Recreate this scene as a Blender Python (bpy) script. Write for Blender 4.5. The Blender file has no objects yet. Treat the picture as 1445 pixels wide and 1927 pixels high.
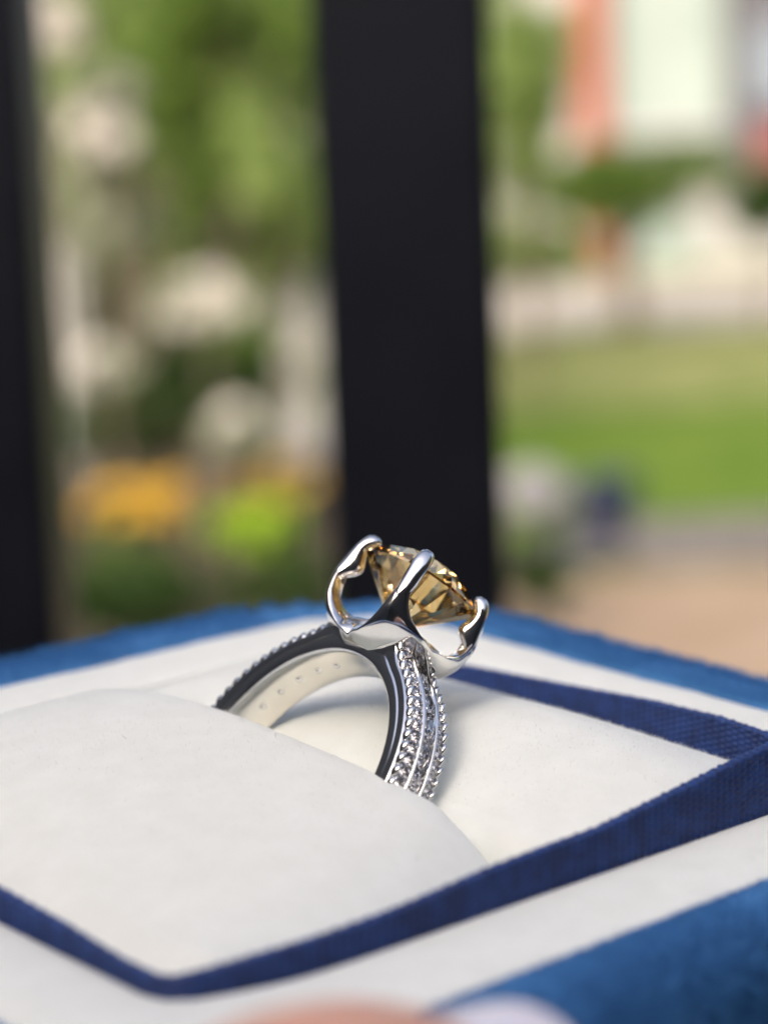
import bpy, bmesh, math, random
import numpy as np
from mathutils import Matrix, Vector

# ------------------------------------------------------------------ camera, sky, sun, exposure
SC = bpy.context.scene
COL = SC.collection
MM = 0.001
F_PX, IMG_W, IMG_H = 4440.0, 1445.0, 1927.0
PITCH, ROLL = math.radians(9.0), math.atan(0.041)
CAM_LOC = np.array([0.0, 0.0, 1.6])
_right0 = np.array([1.0, 0, 0]); _up0 = np.array([0, math.sin(PITCH), math.cos(PITCH)])
_fwd = np.array([0, math.cos(PITCH), -math.sin(PITCH)])
_r = math.cos(ROLL) * _right0 - math.sin(ROLL) * _up0
_u = math.sin(ROLL) * _right0 + math.cos(ROLL) * _up0
CAM_M = np.stack([_r, _u, -_fwd], 1)                     # columns: camera x, y, z in the world

def mat4(rot, loc):
    m = Matrix.Identity(4)
    for i in range(3):
        for j in range(3): m[i][j] = float(rot[i][j])
        m[i][3] = float(loc[i])
    return m

cd = bpy.data.cameras.new('camera'); cam = bpy.data.objects.new('camera', cd); COL.objects.link(cam)
cam.matrix_world = mat4(CAM_M, CAM_LOC)
cd.sensor_fit = 'VERTICAL'; cd.sensor_height = 24.0; cd.lens = 24.0 * F_PX / IMG_H
cd.clip_start = 0.01; cd.clip_end = 500
cd.dof.use_dof = True; cd.dof.focus_distance = 0.1495; cd.dof.aperture_fstop = 14.5
SC.camera = cam

world = bpy.data.worlds.new('World'); SC.world = world; world.use_nodes = True
wn = world.node_tree.nodes; wl = world.node_tree.links
SUN_EL, SUN_AZ = math.radians(36), math.radians(-152)     # azimuth from +Y (away from the camera) towards +X
sky = wn.new('ShaderNodeTexSky'); sky.sky_type = 'NISHITA'; sky.sun_disc = False
sky.sun_elevation = SUN_EL; sky.sun_rotation = SUN_AZ
sky.dust_density = 8.0; sky.air_density = 0.62; sky.ozone_density = 0.2
wl.new(sky.outputs[0], wn['Background'].inputs[0]); wn['Background'].inputs[1].default_value = 0.15
sd = bpy.data.lights.new('sun', 'SUN'); sun = bpy.data.objects.new('sun', sd); COL.objects.link(sun)
sd.energy = 0.65; sd.angle = math.radians(16); sd.color = (1.0, 0.97, 0.92)
_sd = Vector((math.sin(SUN_AZ) * math.cos(SUN_EL), math.cos(SUN_AZ) * math.cos(SUN_EL), math.sin(SUN_EL)))
sun.rotation_euler = _sd.to_track_quat('Z', 'Y').to_euler()
SC.view_settings.view_transform = 'Standard'; SC.view_settings.look = 'None'
SC.view_settings.gamma = 1.0; SC.view_settings.exposure = 1.58
SC.render.engine = 'CYCLES'
SC.cycles.use_denoising = True
SC.cycles.max_bounces = 16; SC.cycles.transmission_bounces = 16; SC.cycles.glossy_bounces = 8
SC.cycles.transparent_max_bounces = 16; SC.cycles.sample_clamp_indirect = 8.0
SC.cycles.caustics_refractive = True; SC.cycles.caustics_reflective = True; SC.cycles.blur_glossy = 0.3

# ------------------------------------------------------------------ helpers
rng = np.random.default_rng(7); random.seed(7)

def tag(o, label=None, cat=None, group=None, kind=None):
    if label: o['label'] = label
    if cat: o['category'] = cat
    if group: o['group'] = group
    if kind: o['kind'] = kind
    return o

def empty(name, loc=(0, 0, 0), rot=None):
    o = bpy.data.objects.new(name, None); COL.objects.link(o); o.empty_display_size = 0.01
    if rot is None: o.location = loc
    else: o.matrix_world = mat4(rot, loc)
    return o

def make_mesh(name, verts, faces, scale=1.0, smooth=True):
    me = bpy.data.meshes.new(name)
    v = np.asarray(verts, dtype=float).reshape(-1, 3) * scale
    me.from_pydata(v.tolist(), [], [tuple(int(i) for i in f) for f in faces]); me.update()
    if smooth: me.polygons.foreach_set('use_smooth', [True] * len(me.polygons))
    return me

def link(name, me, mat, parent=None):
    o = bpy.data.objects.new(name, me); COL.objects.link(o)
    if mat is not None and not me.materials: me.materials.append(mat)
    if parent is not None: o.parent = parent
    return o

def mobj(name, verts, faces, mat, parent=None, scale=MM, smooth=True):
    return link(name, make_mesh(name, verts, faces, scale, smooth), mat, parent)

def tri_soup(name, tris, mat, parent=None, scale=1.0):      # tris: (n,3,3) fast mesh of loose triangles
    n = len(tris); me = bpy.data.meshes.new(name)
    me.vertices.add(n * 3); me.loops.add(n * 3); me.polygons.add(n)
    me.vertices.foreach_set('co', (np.asarray(tris) * scale).astype(np.float32).ravel())
    me.loops.foreach_set('vertex_index', np.arange(n * 3, dtype=np.int32))
    me.polygons.foreach_set('loop_start', np.arange(0, n * 3, 3, dtype=np.int32))
    me.update(); me.validate()
    return link(name, me, mat, parent)

def grid_faces(nr, nc, wrap_c=False, wrap_r=False, off=0):
    F = []
    for i in range(nr if wrap_r else nr - 1):
        for j in range(nc if wrap_c else nc - 1):
            a = i * nc + j; b = i * nc + (j + 1) % nc; c = ((i + 1) % nr) * nc + (j + 1) % nc; d = ((i + 1) % nr) * nc + j
            F.append((a + off, b + off, c + off, d + off))
    return F

def box_mesh(name, lo, hi, bevel=0.0):
    bm = bmesh.new(); bmesh.ops.create_cube(bm, size=1.0)
    lo = np.array(lo, float); hi = np.array(hi, float)
    for v in bm.verts:
        v.co = Vector([float(lo[k] + (v.co[k] + .5) * (hi[k] - lo[k])) for k in range(3)])
    if bevel: bmesh.ops.bevel(bm, geom=list(bm.edges), offset=bevel, segments=2, affect='EDGES', profile=.5)
    me = bpy.data.meshes.new(name); bm.to_mesh(me); bm.free(); return me

def boxo(name, lo, hi, mat, parent=None, bevel=0.0): return link(name, box_mesh(name, lo, hi, bevel), mat, parent)

def interp(x, pts):
    p = np.array(pts, float); o = p[:, 0].argsort(); return np.interp(x, p[o, 0], p[o, 1])

def sinterp(x, pts):                                          # interpolation through points, lightly smoothed
    x = np.asarray(x, float); s = 0
    for d in (-.8, -.4, 0, .4, .8): s = s + interp(x + d, pts)
    return s / 5

def sm(x, pts, w):                                            # wider smoothing
    x = np.asarray(x, float); k = np.linspace(-1.6, 1.6, 9); g = np.exp(-k * k); return sum(gi * interp(x + ki * w, pts) for gi, ki in zip(g, k)) / g.sum()

def tube(path, radii, n=12, ry=None):                         # closed, capped tube through points
    path = np.asarray(path, float); m = len(path); V = []; T = np.gradient(path, axis=0)
    T /= np.linalg.norm(T, axis=1)[:, None]
    ref = np.array([0, 0, 1.0]) if abs(T[0][2]) < .9 else np.array([1.0, 0, 0])
    nrm = np.cross(T[0], ref); nrm /= np.linalg.norm(nrm)
    for i in range(m):
        nrm = nrm - T[i] * (nrm @ T[i]); nrm /= np.linalg.norm(nrm); b = np.cross(T[i], nrm)
        for k in range(n):
            a = 2 * math.pi * k / n
            V.append(path[i] + radii[i] * (math.cos(a) * nrm + math.sin(a) * b * (ry or 1)))
    F = grid_faces(m, n, wrap_c=True); V.append(path[0]); V.append(path[-1]); a, b = m * n, m * n + 1
    for k in range(n):
        F.append((a, (k + 1) % n, k)); F.append((b, (m - 1) * n + k, (m - 1) * n + (k + 1) % n))
    return np.array(V), F

# ------------------------------------------------------------------ materials
def mat(name, color=(.5, .5, .5), rough=.5, metal=0.0, **kw):
    m = bpy.data.materials.new(name); m.use_nodes = True
    b = m.node_tree.nodes['Principled BSDF']
    b.inputs['Base Color'].default_value = (*color, 1); b.inputs['Roughness'].default_value = rough
    b.inputs['Metallic'].default_value = metal
    for k, v in kw.items(): b.inputs[k.replace('_', ' ')].default_value = v
    return m

def noise_color(m, c1, c2, scale, detail=4, lo=.35, hi=.65, coord='Object', bump=0.0, bscale=None, bdist=.0005):
    nt = m.node_tree; N = nt.nodes; L = nt.links; b = N['Principled BSDF']
    tc = N.new('ShaderNodeTexCoord'); nz = N.new('ShaderNodeTexNoise'); nz.inputs['Scale'].default_value = scale; nz.inputs['Detail'].default_value = detail
    L.new(tc.outputs[coord], nz.inputs['Vector'])
    cr = N.new('ShaderNodeValToRGB'); cr.color_ramp.elements[0].position = lo; cr.color_ramp.elements[1].position = hi
    cr.color_ramp.elements[0].color = (*c1, 1); cr.color_ramp.elements[1].color = (*c2, 1)
    L.new(nz.outputs['Fac'], cr.inputs['Fac']); L.new(cr.outputs['Color'], b.inputs['Base Color'])
    if bump:
        n2 = N.new('ShaderNodeTexNoise'); n2.inputs['Scale'].default_value = bscale or scale; n2.inputs['Detail'].default_value = 5
        L.new(tc.outputs[coord], n2.inputs['Vector'])
        bp = N.new('ShaderNodeBump'); bp.inputs['Strength'].default_value = bump; bp.inputs['Distance'].default_value = bdist
        L.new(n2.outputs['Fac'], bp.inputs['Height']); L.new(bp.outputs['Normal'], b.inputs['Normal'])
    return m

M_WHITE = noise_color(mat('white_velvet', rough=.9, Sheen_Weight=.35, Sheen_Roughness=.5), (.72, .75, .71), (.77, .80, .765), 420, 6, .3, .72, bump=.28, bscale=1100, bdist=.00016)
def fibre_mat(name, c, t):
    m = mat(name, c, .9); N = m.node_tree.nodes; L = m.node_tree.links
    tr = N.new('ShaderNodeBsdfTranslucent'); tr.inputs[0].default_value = (*c, 1); mx = N.new('ShaderNodeMixShader'); mx.inputs[0].default_value = t
    L.new(N['Principled BSDF'].outputs[0], mx.inputs[1]); L.new(tr.outputs[0], mx.inputs[2]); L.new(mx.outputs[0], N['Material Output'].inputs[0]); return m
M_WFUZZ = fibre_mat('white_velvet_fibre', (.84, .86, .81), .5)
M_BLUE = noise_color(mat('blue_velvet', rough=.85, Sheen_Weight=.6, Sheen_Roughness=.4), (.023, .120, .305), (.050, .195, .45), 220, 5, bump=.5, bscale=1500, bdist=.0003)
M_BLUE.node_tree.nodes['Principled BSDF'].inputs['Sheen Tint'].default_value = (.25, .55, 1, 1)
M_BFUZZ = fibre_mat('blue_velvet_fibre', (.055, .21, .49), .15)
M_RIB = noise_color(mat('navy_ribbon', rough=.55, Sheen_Weight=.5, Sheen_Roughness=.35), (.005, .021, .105), (.011, .042, .185), 900, 3)
M_RIB.node_tree.nodes['Principled BSDF'].inputs['Sheen Tint'].default_value = (.22, .42, 1, 1)
M_METAL = noise_color(mat('polished_white_gold', rough=.11, metal=1.0), (.80, .785, .76), (.86, .845, .82), 300, 3, bump=.03, bscale=700, bdist=.0002)
M_METALIN = noise_color(mat('white_gold_inside', rough=.22, metal=1.0), (.76, .73, .67), (.83, .80, .75), 300, 3, bump=.08, bscale=900, bdist=.0001)  # warmer tint painted in for the cushion's reflection on the inside

def gem(name, color, ior, rough=0.0):
    m = bpy.data.materials.new(name); m.use_nodes = True; N = m.node_tree.nodes; N.clear()
    g = N.new('ShaderNodeBsdfGlass'); g.inputs['Color'].default_value = (*color, 1); g.inputs['IOR'].default_value = ior; g.inputs['Roughness'].default_value = rough
    o = N.new('ShaderNodeOutputMaterial'); m.node_tree.links.new(g.outputs[0], o.inputs[0]); return m
M_CHAMP = gem('champagne_gem', (.985, .875, .64), 2.4)
M_CLEAR = gem('clear_gem', (.985, .98, .985), 2.1)

# ------------------------------------------------------------------ frames of box and ring, in camera millimetres
B = np.array([[0.751134, 0.145881, -0.64383], [-0.659975, 0.143501, -0.737455], [-0.015191, 0.978839, 0.204066]])
C = np.array([-5.4606, -17.2672, -152.4958])
R = np.array([[-0.588862, 0.146203, -0.794322], [-0.620395, 0.548248, 0.560834], [0.517481, 0.823047, -0.232138]])
BOX_ROT = CAM_M @ B.T; RING_ROT = CAM_M @ R.T; ORIGIN = CAM_LOC + CAM_M @ (C * MM)

# ================================================================== GROUND AND GARDEN (large structure)
def at(px, py, Y):                                            # point of the garden at depth Y, from its bearing
    d = CAM_M @ np.array([(px - 722.5) / F_PX, -(py - 963.5) / F_PX, -1.0]); t = Y / d[1]; return CAM_LOC + d * t

def leaf_mat(name, c1, c2, trans=.35):
    m = bpy.data.materials.new(name); m.use_nodes = True; N = m.node_tree.nodes; L = m.node_tree.links; b = N['Principled BSDF']
    oi = N.new('ShaderNodeTexCoord'); nz = N.new('ShaderNodeTexNoise'); nz.inputs['Scale'].default_value = 3.5; nz.inputs['Detail'].default_value = 3
    L.new(oi.outputs['Object'], nz.inputs['Vector'])
    cr = N.new('ShaderNodeValToRGB'); cr.color_ramp.elements[0].position = .35; cr.color_ramp.elements[1].position = .65
    cr.color_ramp.elements[0].color = (*c1, 1); cr.color_ramp.elements[1].color = (*c2, 1)
    L.new(nz.outputs['Fac'], cr.inputs['Fac']); L.new(cr.outputs['Color'], b.inputs['Base Color']); b.inputs['Roughness'].default_value = .6; b.inputs['Specular IOR Level'].default_value = .15
    tr = N.new('ShaderNodeBsdfTranslucent'); L.new(cr.outputs['Color'], tr.inputs['Color'])
    mx = N.new('ShaderNodeMixShader'); mx.inputs[0].default_value = trans
    L.new(b.outputs[0], mx.inputs[1]); L.new(tr.outputs[0], mx.inputs[2]); L.new(mx.outputs[0], N['Material Output'].inputs[0]); return m

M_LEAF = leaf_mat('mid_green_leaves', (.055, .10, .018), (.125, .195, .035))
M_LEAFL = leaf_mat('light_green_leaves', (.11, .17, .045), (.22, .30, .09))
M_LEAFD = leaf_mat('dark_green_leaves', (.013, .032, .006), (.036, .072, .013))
M_LIME = leaf_mat('lime_leaves', (.16, .30, .015), (.30, .45, .03))
M_GREY = leaf_mat('silvery_leaves', (.16, .19, .12), (.34, .36, .27))
M_BARK = noise_color(mat('bark', rough=.9), (.06, .045, .03), (.14, .11, .08), 12)
M_LAWN = noise_color(mat('lawn', rough=.95, Specular_IOR_Level=.08), (.05, .095, .010), (.085, .13, .018), 1.6)
M_DRY = noise_color(mat('dry_grass', rough=.95, Specular_IOR_Level=.08), (.10, .125, .035), (.18, .19, .075), 1.2)
M_PAVE = noise_color(mat('pale_concrete', rough=.85, Specular_IOR_Level=.08), (.26, .24, .21), (.33, .31, .27), 2.0)
M_TAN = noise_color(mat('tan_patio', rough=.85, Specular_IOR_Level=.08), (.17, .125, .085), (.24, .185, .135), 3.0)
M_SOIL = noise_color(mat('soil', rough=1.0, Specular_IOR_Level=.08), (.03, .025, .018), (.07, .055, .04), 6)
M_BLACK = noise_color(mat('black_powder_coat', rough=.45, Specular_IOR_Level=.25), (.0035, .0045, .0085), (.005, .0062, .011), 60, bump=.05, bscale=900, bdist=.0003)
M_WALLW = noise_color(mat('white_render', rough=.8, Specular_IOR_Level=.08), (.27, .27, .26), (.34, .34, .33), 1.5)
M_MINT = noise_color(mat('mint_panel', rough=.6, Specular_IOR_Level=.08), (.19, .235, .215), (.24, .285, .26), 1.0)
M_ORANGE = noise_color(mat('orange_brick', rough=.8, Specular_IOR_Level=.08), (.20, .065, .045), (.27, .10, .07), 4)
M_DARK = noise_color(mat('charcoal_trim', rough=.6), (.045, .045, .055), (.08, .08, .09), 3)
M_GLASS = mat('window_glass', (.16, .19, .22), .15, 0.0, Specular_IOR_Level=.2)
M_ROCK = noise_color(mat('grey_stone', rough=.9, Specular_IOR_Level=.08), (.12, .118, .13), (.20, .195, .21), 5)
M_NAVY = noise_color(mat('navy_glaze', rough=.25), (.006, .010, .03), (.012, .018, .05), 8)
M_REDP = mat('red_paint', (.16, .035, .03), .6)
M_YEL = mat('yellow_petals', (.32, .19, .004), .6)
M_OCH = mat('ochre_petals', (.20, .135, .015), .6)
M_ADDWALL = noise_color(mat('added_wall_dark', rough=.85), (.045, .042, .04), (.07, .065, .06), 2.0)  # dark tone of the added walls out of view

def sheet(name, x0, x1, y0, y1, z, m):
    return tag(mobj(name, [(x0, y0, z), (x1, y0, z), (x1, y1, z), (x0, y1, z)], [(0, 1, 2, 3)], m, scale=1.0, smooth=False), kind='structure')
sheet('lawn', -150, 150, -60, 300, 0.0, M_LAWN)
sheet('dry_grass', -60, 60, 13.6, 30, 0.004, M_DRY)
sheet('path', -60, 60, 19.0, 25.2, 0.008, M_PAVE)
sheet('patio', .1, 8, .2, 8.4, 0.008, M_TAN)
sheet('added_dark_floor', -.55, 3.5, -.75, .52, 0.016, noise_color(mat('added_floor_brown', rough=.7), (.03, .024, .02), (.055, .045, .038), 9))  # last-but-one sheet: unseen floor, added to darken the box side and the metal
sheet('garden_bed', -8, .1, .2, 12.5, 0.006, M_SOIL)

def leaves(n, centre, radii, size, m, name, parent, seed, clumps=14, fill=.55, flat=.7):
    r = np.random.default_rng(seed); centre = np.array(centre); radii = np.array(radii)
    d = r.normal(size=(clumps, 3)); d /= np.linalg.norm(d, axis=1)[:, None]
    cc = d * (r.uniform(.25, .85, (clumps, 1))) * radii; cr = r.uniform(.22, .42, clumps)
    k = r.integers(0, clumps, n); q = r.normal(size=(n, 3)); q /= np.linalg.norm(q, axis=1)[:, None]
    p = centre + cc[k] + q * (r.uniform(0, 1, (n, 1)) ** .5) * (cr[k][:, None] * radii)
    a = r.normal(size=(n, 3)); a[:, 2] *= flat; a /= np.linalg.norm(a, axis=1)[:, None]
    b = np.cross(a, r.normal(size=(n, 3))); b /= np.linalg.norm(b, axis=1)[:, None]
    s = size * r.uniform(.6, 1.3, (n, 1)); w = s * .38
    t1 = np.stack([p - a * s, p + b * w, p + a * s], 1); t2 = np.stack([p - a * s, p + a * s, p - b * w], 1)
    return tri_soup(name, np.concatenate([t1, t2]), m, parent)

def branchy(base, top, r0, parent, m=M_BARK, limbs=5, spread=.5, seed=0):
    r = np.random.default_rng(seed); base = np.array(base, float); top = np.array(top, float)
    t = np.linspace(0, 1, 9)[:, None]; path = base + (top - base) * t + np.sin(t * 5 + seed) * np.array([.04, .03, 0]) * np.linalg.norm(top - base) * .4
    V, F = tube(path, r0 * (1 - .75 * t[:, 0]), 10); V = list(V); F = list(F)
    for k in range(limbs):
        i = 3 + k % 5; o = path[i]; h = np.linalg.norm(top - base)
        e = o + np.array([r.uniform(-1, 1) * spread, r.uniform(-1, 1) * spread, r.uniform(.15, .4) * h])
        v, f = tube(o + (e - o) * np.linspace(0, 1, 5)[:, None], r0 * .4 * np.linspace(1, .25, 5), 7)
        F += [tuple(x + len(V) for x in q) for q in f]; V += list(v)
    return mobj('trunk', V, F, m, parent, scale=1.0)

def tree(name, label, px, py, Y, rx, rz, m, n, size, cat='tree', group=None, seed=1, clumps=14):
    c = at(px, py, Y); t = empty(name, (c[0], Y, 0)); lc = (0, 0, c[2])
    branchy((0, 0, 0), (0, 0, max(.3, c[2])), max(.02, rx * .09), t, spread=rx * .6, seed=seed)
    leaves(n, lc, (rx, rx * .8, rz), size, m, 'crown', t, seed, clumps)
    return tag(t, label, cat, group)

# trees and shrubs beyond the railing, left gap
tree('leafy_tree', 'tall mid green leafy tree rising above the blossoming shrubs', 430, 60, 11.0, .62, .95, M_LEAF, 2600, .055, seed=3, clumps=20)
tree('leafy_tree', 'slender light green tree close behind the central railing bar', 520, 300, 9.0, .26, .42, M_LEAFL, 900, .045, seed=5)
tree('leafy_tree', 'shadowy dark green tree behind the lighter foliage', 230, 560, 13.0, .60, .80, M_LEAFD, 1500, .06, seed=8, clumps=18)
tree('shrub', 'silvery green shrub with pale leaves under the tall tree', 200, 330, 10.0, .34, .44, M_GREY, 700, .045, 'shrub', seed=9)
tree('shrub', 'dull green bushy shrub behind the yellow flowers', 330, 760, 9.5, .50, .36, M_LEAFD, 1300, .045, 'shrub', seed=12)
tree('shrub', 'mid green shrub beside the white porch post', 440, 690, 10.0, .30, .30, M_LEAF, 700, .045, 'shrub', seed=13)
tree('shrub', 'bright lime green leafy shrub in the flower bed', 480, 1000, 6.6, .16, .085, M_LIME, 800, .022, 'shrub', seed=14)
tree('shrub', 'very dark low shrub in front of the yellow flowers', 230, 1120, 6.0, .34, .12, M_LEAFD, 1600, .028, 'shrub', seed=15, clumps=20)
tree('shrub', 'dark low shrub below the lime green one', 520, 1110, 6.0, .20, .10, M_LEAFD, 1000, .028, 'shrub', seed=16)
tree('leafy_tree', 'full light green tree behind the tall leafy tree', 260, 90, 12.5, .62, .75, M_LEAFL, 2000, .06, seed=17, clumps=20)
tree('leafy_tree', 'bright mid green tree behind the white-pink blossom shrub', 440, 400, 12.0, .52, .55, M_LEAF, 2200, .055, seed=18, clumps=20)
tree('leafy_tree', 'broad green tree growing behind the silvery shrub', 160, 380, 13.0, .62, .60, M_LEAF, 2000, .06, seed=19, clumps=20)
tree('shrub', 'broad green bush on the ground behind the white posts', 330, 700, 13.5, .85, .45, M_LEAF, 2400, .06, 'shrub', seed=20, clumps=24)
for k, (px, py, Y, rx, rz, sd_) in enumerate(((120, 120, 14.5, .8, 1.0, 101), (330, 230, 15.0, .9, 1.0, 102), (530, 120, 15.5, .8, 1.1, 103), (560, 470, 15.0, .7, .7, 104), (300, 480, 16.0, .9, .6, 105))):
    tree('garden_tree', ['olive green garden tree behind the white flowering shrub', 'thick green garden tree in the middle of the row', 'tall green garden tree partly hidden by the central railing bar', 'low-crowned green garden tree behind the white post near the ochre flowers', 'short green garden tree in front of the cottage'][k], px, py, Y, rx, rz, M_LEAF if k % 2 else M_LEAFL, 2600, .06, group='row of garden trees', seed=sd_, clumps=30)
# right gap
tree('leafy_tree', 'light green tree in front of the white house', 985, 150, 15.0, .40, .95, M_LEAFL, 4200, .06, seed=21, clumps=18)
tree('shrub', 'wide green shrub growing below the house window', 1180, 345, 19.0, 1.1, .34, M_LEAF, 4200, .06, 'shrub', seed=22, clumps=22)
tree('shrub', 'round green shrub beside the orange brick pier', 1000, 470, 18.5, .55, .42, M_LEAFL, 2600, .06, 'shrub', seed=23)
tree('shrub', 'dark green shrub at the far end of the house', 1440, 380, 18.0, .36, .40, M_LEAFD, 1600, .06, 'shrub', seed=24)
tree('shrub', 'low black-green shrub at the edge of the tan patio', 990, 1085, 7.4, .16, .15, M_LEAFD, 1800, .025, 'shrub', seed=25)
# far green behind everything
for k, (px, py, Y, rx, rz) in enumerate([(60, 200, 33, 3.2, 4.6), (420, 120, 36, 3.0, 5.2), (760, 150, 38, 3.4, 5.0), (-350, 200, 34, 3.5, 5), (1250, -150, 40, 5.0, 6.0), (1750, 100, 36, 4, 5)]):
    tree('distant_tree', 'big full-crowned tree far behind the houses', px, py, Y, rx, rz, [M_LEAF, M_LEAFL][k % 2], 2200, .26, group='trees far behind the houses', seed=40 + k, clumps=26)

# white house seen through the leaves on the left
def house(name, label, x0, x1, y, h, wall_m):
    t = empty(name, ((x0 + x1) / 2, y, 0)); w = (x1 - x0) / 2
    boxo('wall', (-w, 0, 0), (w, 4, h), wall_m, t)
    V = [(-w - .3, -.4, h), (w + .3, -.4, h), (w + .3, 4.4, h), (-w - .3, 4.4, h), (-w - .3, 2, h + 1.3), (w + .3, 2, h + 1.3)]
    mobj('roof', V, [(0, 1, 5, 4), (2, 3, 4, 5), (0, 4, 3), (1, 2, 5), (3, 2, 1, 0)], M_DARK, t, scale=1.0, smooth=False)
    tag(t, label, 'house'); return t
p0 = at(60, 600, 24); p1 = at(640, 600, 24)
hw_ = house('cottage', 'white rendered cottage glimpsed through the leaves of the tall tree', p0[0] - 1, p1[0] - .2, 24.0, 2.2, M_WALLW)
cx_ = (p0[0] - 1 + p1[0] - .2) / 2
for a, b, t_, l_ in ((175, 250, 470, 610), (310, 500, 640, 700), (400, 480, 330, 480)):
    A = at(a, l_, 23.99); Bq = at(b, t_, 23.99)
    f = boxo('window', (A[0] - cx_, -.03, A[2]), (Bq[0] - cx_, .04, Bq[2]), M_GLASS, hw_)
    boxo('frame', (A[0] - cx_ - .05, -.05, A[2] - .06), (Bq[0] - cx_ + .05, -.031, A[2]), M_WALLW, f)
for k, (a, b, top, bot, Y) in enumerate(((85, 165, 480, 745, 12.0), (522, 602, 540, 770, 12.0))):
    A = at(a, bot, Y); Bq = at(b, bot, Y); T = at((a + b) / 2, top, Y)
    t = empty('porch_post', ((A[0] + Bq[0]) / 2, Y, 0)); w = (Bq[0] - A[0]) / 2 * .9
    boxo('shaft', (-w, -w, .12), (w, w, T[2]), M_WALLW, t, .01); boxo('plinth', (-w * 1.25, -w * 1.25, 0), (w * 1.25, w * 1.25, .12), M_ROCK, t, .01); boxo('cap', (-w * 1.2, -w * 1.2, T[2]), (w * 1.2, w * 1.2, T[2] + .05), M_WALLW, t, .01)
    tag(t, ['white square post with a small white-flowered shrub at its side', 'white square post rising behind the ochre flowers'][k], 'post')
# garden ornaments: white boulders among the shrubs
def boulder(label, px, py, Y, rx, rz, m, name='boulder', seed=0, cat='stone', group=None):
    r = np.random.default_rng(seed); c = at(px, py, Y); bm = bmesh.new(); bmesh.ops.create_icosphere(bm, subdivisions=3, radius=1)
    ph = r.uniform(0, 6, 6)
    for v in bm.verts:
        k = 1 + .10 * math.sin(3 * v.co.x + ph[0]) * math.sin(2.5 * v.co.y + ph[1]) + .07 * math.sin(5 * v.co.z + ph[2]) * math.cos(4 * v.co.x + ph[3])
        v.co = Vector((v.co.x * rx * k, v.co.y * rx * .8 * k, v.co.z * rz * k + c[2]))
    me = bpy.data.meshes.new(name); bm.to_mesh(me); bm.free(); me.polygons.foreach_set('use_smooth', [True] * len(me.polygons))
    o = link(name, me, m); o.location = (c[0], Y, 0); return tag(o, label, cat, group)
def blossom_bush(label, px, py, Y, rx, rz, m, seed):  # white blossom clumps, also added as bright spots among the leaves
    c = at(px, py, Y); t = empty('flowering_shrub', (c[0], Y, 0)); branchy((0, 0, 0), (0, 0, c[2]), .02, t, spread=rx * .5, seed=seed)
    leaves(500, (0, 0, c[2]), (rx, rx, rz), .04, M_GREY, 'foliage', t, seed); leaves(900, (0, 0, c[2]), (rx * .95, rx * .95, rz * .95), .045, m, 'blossom', t, seed + 1, clumps=8)
    return tag(t, label, 'shrub')
M_PETALW = leaf_mat('white_petals', (.58, .55, .50), (.74, .71, .67), .3)
blossom_bush('shrub covered in white-pink blossom between the two white posts', 375, 575, 9.2, .235, .11, M_PETALW, 61)
blossom_bush('small cream blossoming shrub high under the tall tree', 205, 195, 9.6, .17, .20, M_PETALW, 63)
blossom_bush('small white flowering shrub high above the cream blossoming one', 110, 40, 9.6, .13, .12, M_PETALW, 65)
blossom_bush('pale flowering shrub above the orange flowers', 430, 810, 8.8, .10, .11, M_PETALW, 67)
blossom_bush('small white-flowered shrub beside the white post', 205, 690, 9.0, .12, .08, M_PETALW, 69)

# yellow flowers: each plant with its flower heads
def flower_plant(label, px, py, Y, w, m, seed, nf):
    r = np.random.default_rng(seed); c = at(px, py, Y); t = empty('flower_plant', (c[0], Y, 0))
    leaves(420, (0, 0, c[2] * .55), (w, w, c[2] * .5), .03, M_LEAF, 'foliage', t, seed)
    for k in range(nf):
        bm = bmesh.new(); bmesh.ops.create_uvsphere(bm, u_segments=12, v_segments=6, radius=1); R0 = r.uniform(.026, .042)
        for v in bm.verts:
            a = math.atan2(v.co.y, v.co.x); s = 1 + .22 * math.cos(9 * a); v.co = Vector((v.co.x * s * R0, v.co.y * s * R0, v.co.z * R0 * .6))
        me = bpy.data.meshes.new('flower_head'); bm.to_mesh(me); bm.free()
        o = link('flower_head', me, m, t); o.location = (r.uniform(-w, w), r.uniform(-w, w), c[2] + r.uniform(-.045, .045)); o.rotation_euler = (r.uniform(-.9, .2), r.uniform(-.5, .5), 0)
    return tag(t, label, 'flowers')
flower_plant('loose clump of golden orange flowers with few heads', 195, 945, 6.8, .075, M_YEL, 71, 8)
flower_plant('clump of deep yellow flowers between dark shrubs', 285, 945, 6.8, .075, M_YEL, 72, 15)
flower_plant('clump of ochre yellow flowers close to the central railing bar', 545, 905, 6.9, .075, M_OCH, 73, 9)
flower_plant('sparse ochre flowers behind the lime shrub', 455, 935, 6.9, .06, M_OCH, 74, 6)

# house on the right
Yh = 27.0
h0 = at(930, 560, Yh)[0]; h1 = at(1900, 560, Yh)[0]
hs = empty('house', ((h0 + h1) / 2, Yh, 0)); hx = (h0 + h1) / 2
def hbox(name, a, b, top, bot, d0, d1, m, parent=None, bevel=0.0):
    A = at(a, (top + bot) / 2, Yh); Bq = at(b, (top + bot) / 2, Yh); T = at((a + b) / 2, top, Yh); Bo = at((a + b) / 2, bot, Yh)
    return boxo(name, (A[0] - hx, d0, max(.0, Bo[2])), (Bq[0] - hx, d1, T[2]), m, parent or hs, bevel)
boxo('wall', (h0 - hx, .1, 0), (h1 - hx, 5, 6.0), M_WALLW, hs)
hbox('brick_pier', 1082, 1138, -400, 560, -.25, .09, M_ORANGE)
w1 = hbox('window', 1142, 1356, -120, 238, -.02, .09, M_MINT)
hbox('mullion', 1246, 1256, -118, 236, -.06, -.021, M_WALLW, w1)
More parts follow.
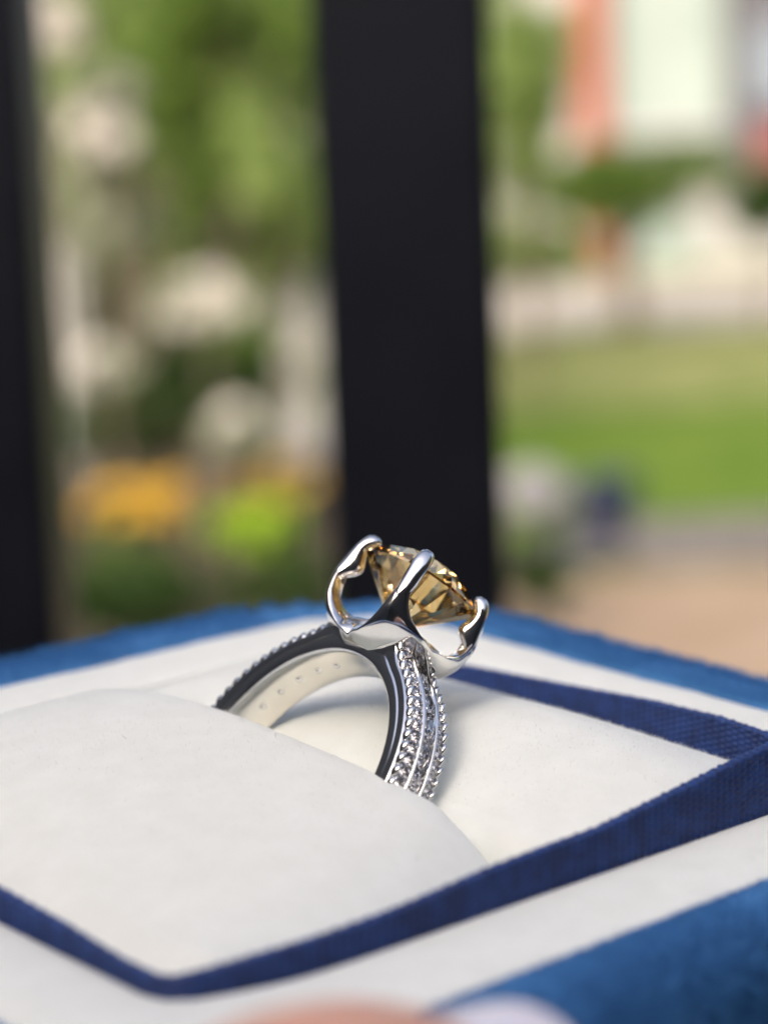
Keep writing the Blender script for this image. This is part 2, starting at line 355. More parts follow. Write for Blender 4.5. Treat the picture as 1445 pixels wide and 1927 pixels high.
hbox('sill', 1136, 1362, 238, 252, -.12, .09, M_WALLW, w1)
hbox('fascia_band', 1150, 1440, 254, 325, -.30, .09, M_DARK)
hbox('dark_panel', 1366, 1760, -400, 253, .02, .099, M_DARK)  # flat dark panel set in to stand for a recess
hbox('downpipe', 1372, 1398, -400, 250, -.15, .09, M_DARK)
w2 = hbox('window', 1402, 1640, 45, 190, -.02, .09, M_GLASS)
hbox('sill', 1400, 1642, 190, 200, -.10, .09, M_DARK, w2)
hbox('shutter', 1415, 1640, 228, 318, -.35, -.301, M_REDP)
hbox('lower_panel', 1142, 1300, 405, 550, -.03, .09, M_MINT)
mobj('roof', [(h0 - hx - .4, -.6, 6), (h1 - hx + .4, -.6, 6), (h1 - hx + .4, 5.5, 6), (h0 - hx - .4, 5.5, 6), (h0 - hx - .4, 2.4, 8), (h1 - hx + .4, 2.4, 8)],
     [(0, 1, 5, 4), (2, 3, 4, 5), (0, 4, 3), (1, 2, 5), (3, 2, 1, 0)], M_DARK, hs, scale=1.0, smooth=False)
tag(hs, 'white house with mint panelled window, orange brick pier and charcoal band', 'house')

# stones, pot and kerb by the patio
boulder('grey rounded boulder at the edge of the lawn', 1010, 930, 9.2, .15, .11, M_ROCK, seed=81)
M_SLATE = noise_color(mat('dark_slate', rough=.9, Specular_IOR_Level=.08), (.035, .034, .038), (.07, .068, .074), 5)
boulder('long dark slate stone lying next to the tan patio', 1070, 1040, 8.7, .26, .085, M_SLATE, seed=82)
boulder('dark slate rock behind the navy pot', 1130, 965, 9.1, .13, .12, M_SLATE, seed=83)
c = at(1148, 945, 8.9); pot = empty('plant_pot', (c[0], 8.9, 0))
prof = [(.0, 0), (.075, 0), (.085, .02), (.10, c[2] * .5), (.098, c[2] + .06), (.11, c[2] + .07), (.11, c[2] + .10), (.092, c[2] + .10), (.09, c[2] + .02), (0, c[2] + .02)]
V = [(r_ * math.cos(a), r_ * math.sin(a), z_) for r_, z_ in prof for a in np.linspace(0, 2 * math.pi, 24, endpoint=False)]
mobj('vessel', V, grid_faces(len(prof), 24, wrap_c=True), M_NAVY, pot, scale=1.0)
mobj('soil_fill', [(.088 * math.cos(a), .088 * math.sin(a), c[2] + .045) for a in np.linspace(0, 2 * math.pi, 24, endpoint=False)], [tuple(range(24))], M_SOIL, pot, scale=1.0)
tag(pot, 'dark navy glazed plant pot beside the grey boulder', 'pot')
A = at(1185, 1070, 8.5); M_KERB = noise_color(mat('kerb_stone', rough=.9, Specular_IOR_Level=.08), (.075, .07, .073), (.12, .113, .117), 6)
for k in range(5):
    o = boxo('kerb_block', (0, 0, 0), (.335, .16, at(1300, 985, 8.5)[2]), M_KERB, None, .012); o.location = (A[0] + .34 * k, 8.5, 0)
    tag(o, 'long grey stone kerb block between the tan patio and the lawn', 'stone', 'kerb blocks along the lawn')

# unseen dark walls, added for reflections in the metal and shade on the box
wall = boxo('added_rear_wall', (-3.5, -1.0, 0), (3.5, -.75, 2.5), M_ADDWALL); tag(wall, kind='structure')
wall = boxo('added_side_wall', (.95, -.749, 0), (1.15, .45, 2.2), M_ADDWALL); tag(wall, kind='structure')  # right wall, added out of view to keep the box's front side dark
wall = boxo('added_side_wall', (-.80, -.749, 0), (-.55, 1.0, 2.2), noise_color(mat('added_wall_grey', rough=.85), (.10, .097, .095), (.16, .155, .15), 5.0)); tag(wall, kind='structure')  # left wall, added out of view so the band's side mirrors something dark
# ------------------------------------------------------------------ railing in front of the garden
Yr = 0.40
rail = empty('railing', (0, Yr, 0))
xm = (at(590, 0, Yr)[0] + at(908, 0, Yr)[0] + at(632, 1000, Yr)[0] + at(938, 1000, Yr)[0]) / 4
wbar = (at(905, 400, Yr)[0] - at(598, 400, Yr)[0]) / 2 * 1.05
xl = (at(72, 0, Yr)[0] + at(108, 1000, Yr)[0]) / 2 - wbar
pitch = xm - xl
for k in range(-3, 4):
    x = xm + k * pitch + (.006 if k > 0 else 0)
    boxo('bar', (x - wbar, -wbar, .08), (x + wbar, wbar, 2.0), M_BLACK, rail, .0022)
boxo('bottom_rail', (xm - 4.5 * pitch, -wbar * .9, .045), (xm + 4.5 * pitch, wbar * .9, .0805), M_BLACK, rail, .002)
boxo('top_rail', (xm - 4.5 * pitch, -.025, 1.9995), (xm + 4.5 * pitch, .025, 2.035), M_BLACK, rail, .003)
tag(rail, 'black metal railing of square upright bars behind the ring box', 'railing')

# ================================================================== RING BOX
RECT = (-27.2, 26.5, -24.8, 25.3)
def rrect(o, rc, nseg=10, per=None, rect=RECT):
    """closed loop (x, y, nx, ny, s) of the rounded rectangle grown outwards by o"""
    x0, x1, y0, y1 = rect[0] - o, rect[1] + o, rect[2] - o, rect[3] + o; rc = max(.2, rc + o); P = []
    cs = [((x1 - rc, y0 + rc), -90), ((x1 - rc, y1 - rc), 0), ((x0 + rc, y1 - rc), 90), ((x0 + rc, y0 + rc), 180)]
    for (cx0, cy0), a0 in cs:
        for k in range(nseg + 1):
            a = math.radians(a0 + 90 * k / nseg); P.append((cx0 + rc * math.cos(a), cy0 + rc * math.sin(a), math.cos(a), math.sin(a)))
    if per:                                                   # resample to a spacing
        P = np.array(P); Q = np.vstack([P, P[:1]]); d = np.r_[0, np.cumsum(np.hypot(*np.diff(Q[:, :2], axis=0).T))]
        n = int(round(d[-1] / per)); s = np.linspace(0, d[-1], n, endpoint=False)
        out = np.stack([np.interp(s, d, Q[:, i]) for i in range(4)], 1); out[:, 2:] /= np.linalg.norm(out[:, 2:], axis=1)[:, None]
        return np.c_[out, s]
    return np.array(P)

def bow(x, y, o): return np.where(np.asarray(y) < 0, 1, 0) * 2.2 * np.exp(-((np.asarray(x) + 28.5) / 5.5) ** 2) * np.clip(1 - o / 6.5, 0, 1)
def sweep_rect(name, prof, mat_, parent, rc=1.8, wob=0.0, seed=1, per=1.2):
    base = rrect(0, rc, per=per); n = len(base); r = np.random.default_rng(seed); V = []
    ph = r.uniform(0, 6.28, 6)
    for o, z in prof:
        for x, y, nx, ny, s in base:
            w = wob * (math.sin(s * .31 + ph[0]) + .6 * math.sin(s * .83 + ph[1] + o) + .4 * math.sin(s * 1.9 + ph[2]))
            V.append((x + nx * (o + w), y + ny * (o + w) + float(bow(x, y, o)), z + w * .5))
    # grow straight sides outwards evenly: corners keep a growing radius
    return mobj(name, V, grid_faces(len(prof), n, wrap_c=True), mat_, parent), base

ringbox = empty('ring_box', ORIGIN, BOX_ROT)
W_PROF = [(.15, -6), (.15, -.45), (.3, -.12), (.8, .05), (2.2, .2), (4, .28), (5.6, .22), (6.6, .05), (7.05, -.15), (7.3, -.6), (7.32, -2)]
B_PROF = [(7.36, -2), (7.4, -.3), (7.7, .05), (8.5, .28), (9.8, .30), (11.2, .18), (12.3, -.15), (13.1, -.7), (13.6, -1.5), (13.85, -2.7), (13.92, -5), (13.9, -30), (12, -31), (2, -31)]
rim, _ = sweep_rect('rim', W_PROF, M_WHITE, ringbox, wob=.05, seed=2)
body, _ = sweep_rect('body', B_PROF, M_BLUE, ringbox, wob=.10, seed=3)
mobj('tray_floor', [(-28, -26, -5.5), (27.5, -26, -5.5), (27.5, 26, -5.5), (-28, 26, -5.5)], [(0, 1, 2, 3)], M_BLUE, ringbox)
tag(ringbox, 'blue velvet ring box with a white velvet rim, held up in a hand', 'box')

def fibres(name, P, N, length, width, m, parent, seed, lean=.6):
    r = np.random.default_rng(seed); n = len(P); length = np.asarray(length).reshape(-1, 1) if np.ndim(length) else length; d = N + r.normal(size=(n, 3)) * lean; d /= np.linalg.norm(d, axis=1)[:, None]
    s = np.cross(d, r.normal(size=(n, 3))); s /= np.linalg.norm(s, axis=1)[:, None]; L = length * r.uniform(.4, 1.35, (n, 1))
    T = np.stack([P - s * width, P + s * width, P + d * L], 1)
    return tag(tri_soup(name, T, m, parent, MM), kind='stuff')

def sample_sweep(prof, n, seed, rc=2.5):
    r = np.random.default_rng(seed); base = rrect(0, rc, per=.5); pr = np.array(prof); d = np.r_[0, np.cumsum(np.hypot(*np.diff(pr, axis=0).T))]
    t = r.uniform(0, d[-1], n); o = np.interp(t, d, pr[:, 0]); z = np.interp(t, d, pr[:, 1]); o2 = np.interp(t + .05, d, pr[:, 0]); z2 = np.interp(t + .05, d, pr[:, 1])
    k = r.integers(0, len(base), n); b = base[k]; jit = r.uniform(-.5, .5, n)
    P = np.c_[b[:, 0] + b[:, 2] * o - b[:, 3] * jit, b[:, 1] + b[:, 3] * o + b[:, 2] * jit, z]
    to, tz = o2 - o, z2 - z; l = np.hypot(to, tz) + 1e-9; no, nz = -tz / l, to / l
    return P, np.c_[b[:, 2] * no, b[:, 3] * no, nz]
P, N = sample_sweep(B_PROF[2:11], 190000, 5); fibres('velvet_pile', P, N, .30 + .65 * np.clip(np.maximum(np.maximum(P[:, 0] - 36.5, -P[:, 0] - 37.2), np.maximum(P[:, 1] - 35.3, -P[:, 1] - 34.8)) / 2, 0, 1), .028, M_BFUZZ, ringbox, 6, .85)
P, N = sample_sweep(B_PROF[5:9], 60000, 12); k_ = (P[:, 0] > 36.5) | (P[:, 1] > 35.5); q_ = P[k_, 1] - P[k_, 0]; tuft = np.clip(.35 + .25 * np.sin(q_ * .61 + 1.3 * np.sin(q_ * .23)) + .22 * np.sin(q_ * 1.37 + 2 * np.sin(q_ * .41)) + .15 * np.sin(q_ * 4.1 + 3 * np.sin(q_ * .77)), 0, 1)
fibres('long_pile', P[k_], N[k_] + np.array([.25, 0, .5]), 1.0 * tuft + .1, .026, M_BFUZZ, ringbox, 13, .35)
P, N = sample_sweep(W_PROF[1:10], 14000, 8); fibres('rim_pile', P, N, .24, .010, M_WFUZZ, ringbox, 9, .45)

# ================================================================== CUSHION (pads and ribbon), sits in the box
cushion = empty('ring_cushion', ORIGIN, BOX_ROT)
FY_F = [(-25.5, -.9), (-24.3, -.8), (-22.5, -.40), (-20.5, -.08), (-18, .23), (-14, .57), (-8, .80), (0, .94), (4, 1), (9, 1), (14, .92), (18, .76), (21, .58), (23.5, .25), (25, -.5)]
FX_F = [(-27, -.8), (-26.2, -.8), (-25, -.5), (-23.4, -.18), (-21, .16), (-18, .46), (-15, .68), (-10, .88), (-6, .98), (-3.5, 1.01), (-2.0, 1.0), (-1.0, .94), (-.3, .80), (.2, .5), (.6, -.2), (.9, -1.6)]
def z_front(x, y):
    fx = np.where(x < -4, sm(x, FX_F, 1.2), interp(x, FX_F) * .5 + sm(x, FX_F, .25) * .5); fy = sm(y, FY_F, 1.6)
    z = 3.62 * np.where(fx > 0, np.where(fy > 0, fx * fy, fy), fx + np.minimum(fy, 0))
    s = np.clip((x + 26) / 25.5, 0, 1)
    return z - s ** 4 * np.maximum(0, -13 - y) ** 1.3 * .234
FX_B = [(.7, -6), (1.0, -2.4), (1.6, -.8), (2.6, .15), (4, .95), (7, 2.2), (10, 3.15), (12.5, 3.55), (15, 3.4), (17.5, 2.5), (20, 1.35), (23, -.1), (25.5, -1.6), (26.1, -3)]
FY_B = [(-25.5, -.6), (-24, .05), (-21, .52), (-18, .76), (-15, .89), (-10, 1), (-4, .97), (2, .86), (10, .75), (18, .58), (22, .36), (24, .05), (25, -.5)]
def z_back(x, y):
    fx = np.where(x > 3, sm(x, FX_B, .9), sm(x, FX_B, .3)); fy = sm(y, FY_B, 1.5)
    return np.where(fx > 0, np.where(fy > 0, fx * fy, fy * 3), fx + np.minimum(fy, 0) * 3)
def lumps(x, y, s): return .05 * np.sin(x * .43 + s) * np.sin(y * .37 + 2 * s) + .012 * np.sin(x * 2.1 + 3 * np.sin(y * .31)) * np.sin(y * 1.3 + 2 * np.sin(x * .4 + s))
def pad(name, zf, x0, x1, s, seed):
    xs = np.r_[np.linspace(x0, x1, 110)]; ys = np.linspace(-24.4, 24.9, 150); X, Y_ = np.meshgrid(xs, ys)
    Z = zf(X, Y_) + lumps(X, Y_, s); V = np.stack([X, Y_, Z], -1).reshape(-1, 3)
    o = mobj(name, V, grid_faces(150, 110), M_WHITE, cushion)
    r = np.random.default_rng(seed); n = 14000; x = r.uniform(x0, x1, n); y = r.uniform(-24.2, 24.7, n); e = .05
    z = zf(x, y) + lumps(x, y, s); gx = (zf(x + e, y) - zf(x - e, y)) / (2 * e); gy = (zf(x, y + e) - zf(x, y - e)) / (2 * e)
    N = np.c_[-gx, -gy, np.ones(n)]; N /= np.linalg.norm(N, axis=1)[:, None]
    fibres('pile', np.c_[x, y, z], N, .24, .010, M_WFUZZ, o, seed + 1, .4)
    return o
pf = pad('front_pad', z_front, -26.9, .85, .3, 31); pb = pad('back_pad', z_back, .75, 26.0, 1.7, 33)

# grosgrain ribbon standing round the pads
RT_F = [(-27.2, .95), (-25, 1.1), (-22, 1.4), (-14, 1.7), (-6.4, 2.25), (2, 2.45), (11.2, 3.45), (17.2, 4.15), (21, 4.3), (24, 3.2), (26.5, 1.5)]
RT_R = [(-24.8, 1.5), (-17.2, 1.15), (-12.8, 1.45), (-6.7, 1.32), (1, .8), (10.4, .17), (18, -.5), (25.3, -.9)]
RT_L = [(-24.8, .9), (-18.6, .9), (-13.3, 1.3), (-7, 1.5), (5, 1.0), (15, .3), (25.3, -.3)]
loop = rrect(-.25, 1.6, per=.11, nseg=12); loop[:, 1] += bow(loop[:, 0], loop[:, 1], 0); n = len(loop); NR = 58; PIT = .56
top = np.zeros(n)
for i, (x, y, nx, ny, s) in enumerate(loop):
    wf, wr, wl_, wb = max(0, -ny) ** 2, max(0, nx) ** 2, max(0, -nx) ** 2, max(0, ny) ** 2
    top[i] = wf * interp(x, RT_F) + wr * interp(y, RT_R) + wl_ * interp(y, RT_L) + wb * interp(x, [(-27, -.3), (0, -.9), (26, -.9)])
V = []
for side in (1, -1):
    for j in range(NR):
        v = j / (NR - 1)
        s = loop[:, 4]; z = -3.0 + (top + 3.0) * v
        rib = np.abs(np.sin(np.pi * s / PIT)) ** .7; par = np.floor(s / PIT) % 2
        weave = np.sin(2 * np.pi * z / .42 + np.pi * par)
        edge = np.exp(-((1 - v) / .05) ** 2)
        d = side * (.20 + .15 * rib + .08 * weave * rib - (.13 if j == NR - 1 else 0) + .05 * edge) + .06 * np.sin(s * .35) * v
        zz = z + (edge * .05 * (rib - .5)) + (.05 * np.sin(s * .21) * v)
        V.append(np.c_[loop[:, 0] + loop[:, 2] * d, loop[:, 1] + loop[:, 3] * d, zz])
V = np.concatenate(V); F = grid_faces(NR, n, wrap_c=True)
F += [tuple(x + NR * n for x in f[::-1]) for f in grid_faces(NR, n, wrap_c=True)]
a0, b0 = (NR - 1) * n, NR * n + (NR - 1) * n
F += [(a0 + k, a0 + (k + 1) % n, b0 + (k + 1) % n, b0 + k) for k in range(n)]
mobj('ribbon_trim', V, F, M_RIB, cushion)
tag(cushion, 'padded white velvet ring cushion edged with navy ribbon inside the box', 'cushion')

# loose lint caught in the velvet
M_LINT = mat('grey_lint', (.35, .34, .33), .8)
r = np.random.default_rng(90); tr = []
for k in range(26):
    if k % 2: x, y, zf = r.uniform(4, 24), r.uniform(-20, 6), z_back
    else: x, y, zf = r.uniform(-22, -1), r.uniform(-18, 18), z_front
    p = np.array([x, y, float(zf(np.array([x]), np.array([y]))[0]) + .1]); d = r.normal(size=3) * np.array([1, 1, .5]); L = r.uniform(.25, .9)
    for q in range(5):
        d = d + r.normal(size=3) * .5; d /= np.linalg.norm(d); p2 = p + d * L / 5; p2[2] = max(p2[2], float(zf(p2[:1], p2[1:2])[0]) + .06); s = np.cross(d, [0, .3, 1]) * .014
        tr += [np.stack([p - s, p + s, p2 + s]), np.stack([p - s, p2 + s, p2 - s])]; p = p2
tag(tri_soup('lint', np.array(tr), M_LINT, cushion, MM), kind='stuff')

# ================================================================== THE RING (local axes: x = g, y = w, z = h)
ring = empty('ring', ORIGIN, RING_ROT)
def rp(th, r_, w): return np.array([r_ * math.sin(th), w, r_ * math.cos(th)])
def lift(deg):                                                # shoulders rise towards the head
    a = abs(deg); t = np.clip((30 - a) / 18, 0, 1); return .95 * t * t * (3 - 2 * t)
XS = [(-1.52, 8.60), (-.8, 8.56), (0, 8.55), (.8, 8.56), (1.52, 8.60), (1.72, 8.70), (1.86, 8.88), (1.90, 9.05), (1.90, 9.50), (1.872, 9.57), (1.872, 9.66), (1.90, 9.74), (1.90, 10.08), (1.86, 10.20), (1.74, 10.27), (1.60, 10.24),
      (1.50, 10.05), (1.15, 9.85), (.86, 10.12), (.76, 10.45), (.73, 10.72), (.67, 10.80), (.59, 10.80), (.53, 10.72), (.52, 10.3), (.30, 10.0), (0, 9.95)]
XS = XS + [(-w, r_) for w, r_ in XS[::-1] if (w > 0 and r_ > 8.605) and w > 0.0]
NS = 300; V = []; matidx = []
for i in range(NS):
    deg = -180 + 360 * i / NS; th = math.radians(deg)
    for w, r_ in XS: V.append(rp(th, r_ + (lift(deg) * np.clip((r_ - 9.2) / 1.0, 0, 1) if r_ > 9.2 else 0), w))
me = make_mesh('band', V, grid_faces(NS, len(XS), True, True), MM)
me.materials.append(M_METAL); me.materials.append(M_METALIN)
me.polygons.foreach_set('material_index', [1 if (p.index % len(XS)) < 4 or (p.index % len(XS)) == len(XS) - 1 else 0 for p in me.polygons])
band = link('band', me, None, ring)
bm = bmesh.new(); bm.from_mesh(me); bmesh.ops.recalc_face_normals(bm, faces=bm.faces); bm.to_mesh(me); bm.free()

def brilliant(Rg, tab=.56, crown=.155, pav=.43, gth=.02, name='gem'):
    hg, ht, hc = 0.0, 2 * Rg * crown, -2 * Rg * pav - 2 * Rg * gth; g2 = -2 * Rg * gth
    rt = tab * Rg; sl = (ht - hg) / (Rg - rt); rm = .80 * Rg; V = []; F = []
    u = lambda a, r_, z: V.append((r_ * math.cos(math.radians(a)), r_ * math.sin(math.radians(a)), z)) or len(V) - 1
    T = [u(45 * k, rt, ht) for k in range(8)]
    Mv = [u(45 * k + 22.5, rm, hg + (Rg - rm * math.cos(math.pi / 8)) * sl) for k in range(8)]
    G = [u(22.5 * k, Rg, hg) for k in range(16)]; G2 = [u(22.5 * k, Rg, g2) for k in range(16)]
    rl = .26 * Rg; sp = (g2 - hc) / Rg
    Lv = [u(45 * k + 22.5, rl, hc + rl * math.cos(math.pi / 8) * sp) for k in range(8)]; c = u(0, 0, hc)
    F.append(tuple(T))
    for k in range(8):
        k1 = (k + 1) % 8; km = (k - 1) % 8; a, b, d = 2 * k, 2 * k + 1, (2 * k + 2) % 16
        F += [(T[k], Mv[k], T[k1]), (T[k], Mv[km], G[a], Mv[k]), (Mv[k], G[a], G[b]), (Mv[k], G[b], G[d])]
        F += [(G[a], G2[a], G2[b], G[b]), (G[b], G2[b], G2[d], G[d])]
        F += [(c, Lv[k], G2[a], Lv[km]), (Lv[k], G2[b], G2[a]), (Lv[k], G2[d], G2[b])]
    me = make_mesh(name, V, F, MM, smooth=False)
    bm = bmesh.new(); bm.from_mesh(me); bmesh.ops.recalc_face_normals(bm, faces=bm.faces); bm.to_mesh(me); bm.free(); return me

def place(o, pos, zdir, xdir=(0, 1, 0)):
    z = np.array(zdir, float); z /= np.linalg.norm(z); x = np.array(xdir, float); x = x - z * (x @ z); x /= np.linalg.norm(x); y = np.cross(z, x)
    o.matrix_local = mat4(np.stack([x, y, z], 1), np.array(pos) * MM)

_ic = bmesh.new(); bmesh.ops.create_icosphere(_ic, subdivisions=3, radius=1.0)
IV0 = np.array([v.co[:] for v in _ic.verts]); IF0 = [[v.index for v in f.verts] for f in _ic.faces]; _ic.free()
# centre stone
cs = link('centre_stone', brilliant(4.18, name='centre_stone'), M_CHAMP, ring); cs['label'] = 'round brilliant champagne brown stone'
place(cs, (0, 0, 15.30), (0, 0, 1), (math.cos(.2), math.sin(.2), 0))

# basket: cup with heart shaped openings between four legs
PROF = [(9.0, 2.2), (9.3, 2.75), (9.7, 3.5), (10.2, 4.2), (10.8, 4.75), (11.6, 5.15), (12.6, 5.32), (13.6, 5.32), (14.6, 5.2), (15.4, 5.05)]
PROF_X = [(8.4, 1.1)] + PROF + [(16.0, 4.93)]
HW_W = [(9.0, 45), (9.45, 45), (9.52, 41), (9.65, 34), (9.85, 27), (10.2, 20), (10.7, 14.5), (11.3, 11), (12.0, 8.6), (12.6, 7.2), (13.2, 6.0), (13.8, 4.6)]
HW_G = [(9.0, 45), (11.05, 45), (11.12, 41), (11.25, 34), (11.45, 27), (11.8, 19), (12.2, 12.5), (12.6, 9), (13.2, 6.4), (13.8, 4.6)]
hs_ = np.r_[9.0, 9.2, 9.42, 9.48, 9.54, 9.62, 9.72, 9.86, 10.05, 10.3, 10.6, 10.9, 11.04, 11.1, 11.17, 11.27, 11.4, 11.6, 11.85, 12.1, 12.4, 12.7, 13.0, 13.3, 13.6]
PRONG = [(12.3, 5.22, 4.85, .30), (12.7, 5.34, 4.70, .42), (13.1, 5.37, 4.42, .50), (13.45, 5.34, 3.95, .56), (13.8, 5.29, 3.68, .60), (14.15, 5.24, 3.66, .61), (14.55, 5.18, 3.86, .60), (14.95, 5.10, 4.02, .60),
         (15.35, 5.02, 4.08, .60), (15.7, 4.93, 3.86, .60), (15.98, 4.82, 3.62, .57), (16.22, 4.68, 3.58, .50), (16.40, 4.50, 3.70, .38), (16.48, 4.30, 3.90, .20)]
bm = bmesh.new(); NCOL = 13
for leg in range(4):
    cen = 45 + 90 * leg; V = []
    for h in hs_:
        r_ = float(sm(np.array([h]), PROF_X, .22)[0])
        lo_w, hi_w = (HW_G, HW_W) if leg % 2 == 0 else (HW_W, HW_G)   # azimuth 0 = +g, 90 = +w
        a, b = cen - interp(h, lo_w), cen + interp(h, hi_w)
        row = []
        for q in np.linspace(a, b, NCOL):
            e = (cen - q) / interp(h, lo_w) if q < cen else (q - cen) / interp(h, hi_w)
            wd = interp(h, lo_w) if q < cen else interp(h, hi_w)
            rr = r_ - .30 * e ** 2.4 * np.clip((36 - wd) / 18, 0, 1)       # rounded outer face of the leg
            row.append(bm.verts.new((rr * math.cos(math.radians(q)), rr * math.sin(math.radians(q)), h)))
        V.append(row)
    for i in range(len(hs_) - 1):
        for j in range(NCOL - 1): bm.faces.new((V[i][j], V[i][j + 1], V[i + 1][j + 1], V[i + 1][j]))
bmesh.ops.remove_doubles(bm, verts=bm.verts, dist=.01)
bmesh.ops.recalc_face_normals(bm, faces=bm.faces)
for v in bm.verts: v.co *= MM
me = bpy.data.meshes.new('basket'); bm.to_mesh(me); bm.free(); me.polygons.foreach_set('use_smooth', [True] * len(me.polygons))
basket = link('basket', me, M_METAL, ring)
so = basket.modifiers.new('thick', 'SOLIDIFY'); so.thickness = .95 * MM; so.offset = -1 if True else 1; so.use_even_offset = False
su = basket.modifiers.new('soft', 'SUBSURF'); su.levels = su.render_levels = 2
for leg in range(4):
    a = math.radians(45 + 90 * leg); d = np.array([math.cos(a), math.sin(a), 0])
    e2 = np.array([-d[1], d[0], 0]); V = []
    for h, ro_, ri_, tg in PRONG:
        for k in range(18):
            t = 2 * math.pi * k / 18; cr = math.copysign(abs(math.cos(t)) ** .85, math.cos(t)); sr = math.copysign(abs(math.sin(t)) ** .85, math.sin(t))
            V.append(d * ((ro_ + ri_) / 2 + (ro_ - ri_) / 2 * cr) + e2 * tg * sr + np.array([0, 0, h]))
    F = grid_faces(len(PRONG), 18, wrap_c=True); F.append(tuple(range(18))[::-1]); F.append(tuple(range(18 * (len(PRONG) - 1), 18 * len(PRONG))))
    o = mobj('prong', V, F, M_METAL, ring); s = o.modifiers.new('soft', 'SUBSURF'); s.levels = s.render_levels = 2
# collar under the basket
V = [(r_ * math.cos(t), r_ * math.sin(t) * .8, z) for r_, z in ((1.2, 9.2), (2.6, 9.15), (2.75, 9.3), (2.6, 9.5), (1.2, 9.6)) for t in np.linspace(0, 2 * math.pi, 40, endpoint=False)]
mobj('gallery_collar', V, grid_faces(5, 40, True), M_METAL, ring)

# pave stones
small = brilliant(.42, name='side_stone'); mid = brilliant(.80, name='channel_stone')
small.materials.append(M_CLEAR); mid.materials.append(M_CLEAR)
sp = 4.65
degs = [s * (13.5 + sp * k) for s in (1, -1) for k in range(20)]
BV, BF = [], []
ico = bmesh.new(); bmesh.ops.create_icosphere(ico, subdivisions=2, radius=1.0)
IV = np.array([v.co[:] for v in ico.verts]); IF = [[v.index for v in f.verts] for f in ico.faces]; ico.free()
def bead(th, r_, w, rad, stretch=(1, 1, 1)):
    er = np.array([math.sin(th), 0, math.cos(th)]); et = np.array([math.cos(th), 0, -math.sin(th)]); ew = np.array([0, 1, 0])
    P = rp(th, r_, w) + rad * (IV[:, :1] * et * stretch[0] + IV[:, 1:2] * ew * stretch[1] + IV[:, 2:3] * er * stretch[2])
    BF.extend([tuple(i + len(BV) for i in f) for f in IF]); BV.extend(P)
scal = []
for side in (1, -1):
    for dg in degs:
        th = math.radians(dg); er = np.array([math.sin(th), 0, math.cos(th)]); L = lift(dg)
        jr = rng.uniform(-.03, .03)
        o = link('side_stone', small, None, ring); place(o, rp(th, 10.45 + L + jr, side * 1.16), er + np.array([0, side * .32 + rng.normal() * .05, 0]) + rng.normal(size=3) * .04)
        t2 = math.radians(dg + sp / 2)
        bead(t2, 10.48 + lift(dg + sp / 2), side * .88, .12); bead(t2, 10.40 + lift(dg + sp / 2), side * 1.46, .12)
        bead(th, 10.56 + L, side * .80, .11)
        # scalloped outer edge: one rounded tooth per stone
        tv = []
        scal.append((dg, side))
for dg, side in scal:
    th = math.radians(dg + sp / 2); er = np.array([math.sin(th), 0, math.cos(th)]); et = np.array([math.cos(th), 0, -math.sin(th)])
    q = IV * np.array([.47, .18, .50]); q[:, 2] = np.where(q[:, 2] < 0, q[:, 2] * .6, q[:, 2] * (1 - .35 * np.abs(IV[:, 0]))); q[:, 1] *= 1 - .25 * np.abs(IV[:, 0]); q[:, 0] += .17 * q[:, 2] / .40 * (-1 if dg > 0 else 1)
    P = rp(th, 10.27 + lift(dg + sp / 2), side * 1.70) + q[:, :1] * et + q[:, 1:2] * np.array([0, 1, 0]) + q[:, 2:3] * er
    mobj('edge_tooth', P, IF, M_METAL, ring)
beads = mobj('grain_beads', BV, BF, M_METAL, ring); beads['kind'] = 'stuff'
for s in (1, -1):
    for k in range(9):
        dg = s * (21 + 11 * k); th = math.radians(dg); er = np.array([math.sin(th), 0, math.cos(th)])
        o = link('channel_stone', mid, None, ring); place(o, rp(th, 10.50 + lift(dg), 0), er + rng.normal(size=3) * .02)
        o.scale = (.68, 1.0, 1.0)
        # the drilled hole on the inside, with the tip of the stone in it
        hole = []
        ew = np.array([0, 1, 0]); et = np.array([math.cos(th), 0, -math.sin(th)])
        ringv = []
        for rr, dr in ((.40, -.012), (.34, -.03), (.27, .05)):
            for a in np.linspace(0, 2 * math.pi, 20, endpoint=False):
                p = rp(th, 0, 0) + et * rr * math.cos(a) + ew * rr * .8 * math.sin(a)
                rad = math.sqrt(max(0, 8.555 ** 2 - (rr * math.cos(a)) ** 2)); ringv.append(p + er * (rad + dr))
        hr = mobj('drilled_hole', ringv, grid_faces(3, 20, True), M_METAL, ring)
        q = IV * np.array([.27, .22, .14]); P = rp(th, 8.60, 0) + q[:, :1] * et + q[:, 1:2] * ew - q[:, 2:3] * er
        mobj('stone_tip', P, IF, M_CLEAR, hr, smooth=False)
tag(ring, 'white gold ring with a champagne stone and pave shoulders, standing in the cushion slot', 'ring')

# ================================================================== HAND holding the box (thumb at the front corner)
M_SKIN = noise_color(mat('skin', rough=.5, Subsurface_Weight=.25), (.62, .33, .23), (.70, .39, .28), 120, 4, bump=.15, bscale=900, bdist=.0002)
M_SKIN.node_tree.nodes['Principled BSDF'].inputs['Subsurface Radius'].default_value = (.004, .0015, .0008)
M_NAIL = mat('pale_nail_polish', (.80, .76, .82), .12, Coat_Weight=.6)
person = empty('person', ORIGIN, BOX_ROT)
parts = []
def add(path, rad):
    parts.append(tube(np.array(path, float), rad, 16))
def smoothp(pts, rads, n=14):
    pts = np.array(pts, float); t = np.linspace(0, len(pts) - 1, n); i = np.clip(t.astype(int), 0, len(pts) - 2); fr = (t - i)[:, None]
    p = pts[i] * (1 - fr) + pts[i + 1] * fr
    for _ in range(2): p[1:-1] = (p[:-2] + 2 * p[1:-1] + p[2:]) / 4
    return p, np.interp(t, range(len(rads)), rads)
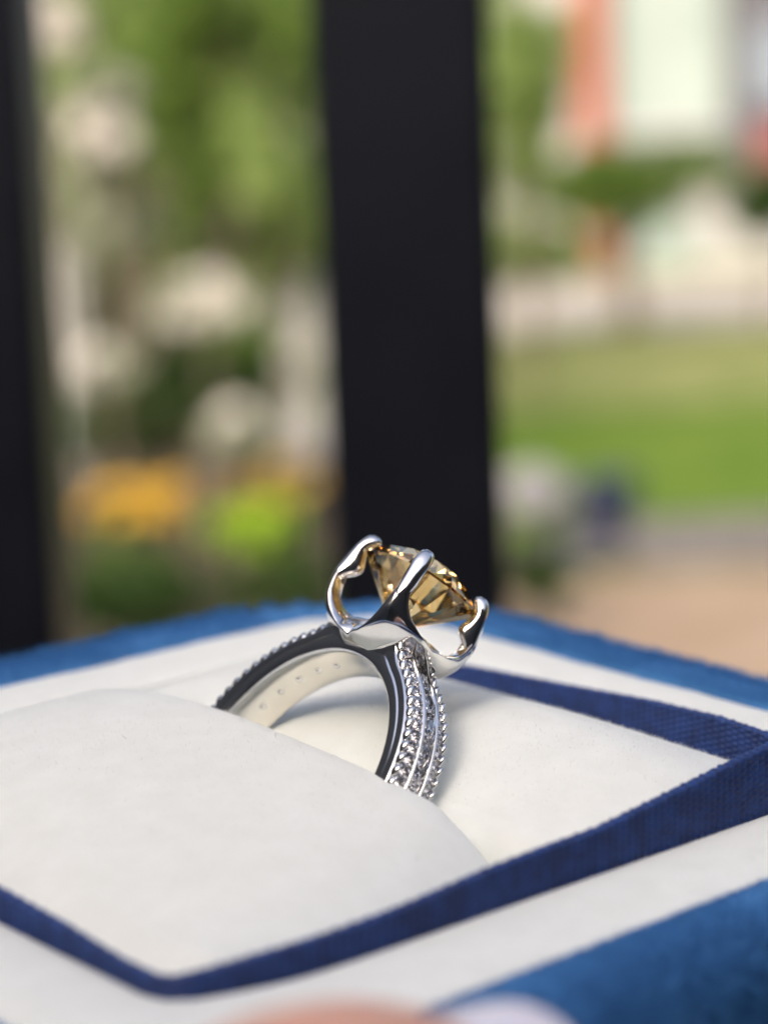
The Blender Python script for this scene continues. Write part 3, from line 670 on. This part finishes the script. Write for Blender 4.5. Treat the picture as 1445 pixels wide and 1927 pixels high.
add(*smoothp([(-90, -50, -46), (-70, -49, -26), (-53, -47.5, -4), (-38, -46.5, 3.0), (-31, -46.0, 1.6), (-27.5, -45.5, -.5)], [13, 11.5, 9.6, 8.0, 6.4, 3.0], 18))      # thumb
add(*smoothp([(-95, -10, -60), (-88, -25, -56), (-84, -42, -52)], [17, 19, 15], 8))                                      # ball of the thumb
add(*smoothp([(-60, 0, -55), (-80, 0, -60), (-110, -5, -72), (-140, -12, -88), (-190, -26, -118)], [20, 25, 27, 27, 30], 14))    # palm, wrist, forearm
for k, (y0, ln) in enumerate(((-26, 62), (-8, 70), (10, 66), (27, 52))):
    add(*smoothp([(-75, y0 * .7, -55), (-48, y0, -44), (-48 + ln * .55, y0, -40.5), (-48 + ln, y0 * 1.0, -40.0), (-44 + ln + 5, y0, -39)], [12, 9.5, 8.6, 7.8, 4.0], 14))
V = []; F = []
for v, f in parts:
    F += [tuple(i + len(V) for i in q) for q in f]; V += list(v)
hand = mobj('hand', V, F, M_SKIN, person)
rm = hand.modifiers.new('join', 'REMESH'); rm.mode = 'VOXEL'; rm.voxel_size = .0011; rm.use_smooth_shade = True
sm = hand.modifiers.new('soft', 'SMOOTH'); sm.iterations = 6; sm.factor = .5
# thumb nail
V = []; nu, nv = 15, 13; ax0 = np.array([-33, -46, .7]); ax1 = np.array([-23.6, -45.5, -.2])
for i in range(nu):
    t = i / (nu - 1); c0 = ax0 + (ax1 - ax0) * t; half = 62 * math.sqrt(max(0.02, 1 - max(0, (t - .55) / .46) ** 2.2)) if t > .55 else 62
    for j in range(nv):
        a = math.radians(100 + half * (2 * j / (nv - 1) - 1)); rr = 6.6 - .6 * t
        V.append(c0 + np.array([0, math.cos(a) * rr, math.sin(a) * rr]) + np.array([0, 0, .2]))
nail = mobj('nail', V, grid_faces(nu, nv), M_NAIL, person); s = nail.modifiers.new('thick', 'SOLIDIFY'); s.thickness = .6 * MM
s = nail.modifiers.new('soft', 'SUBSURF'); s.levels = s.render_levels = 1
tag(person, 'thumb with a pale polished nail, of a hand holding the blue ring box', 'person')
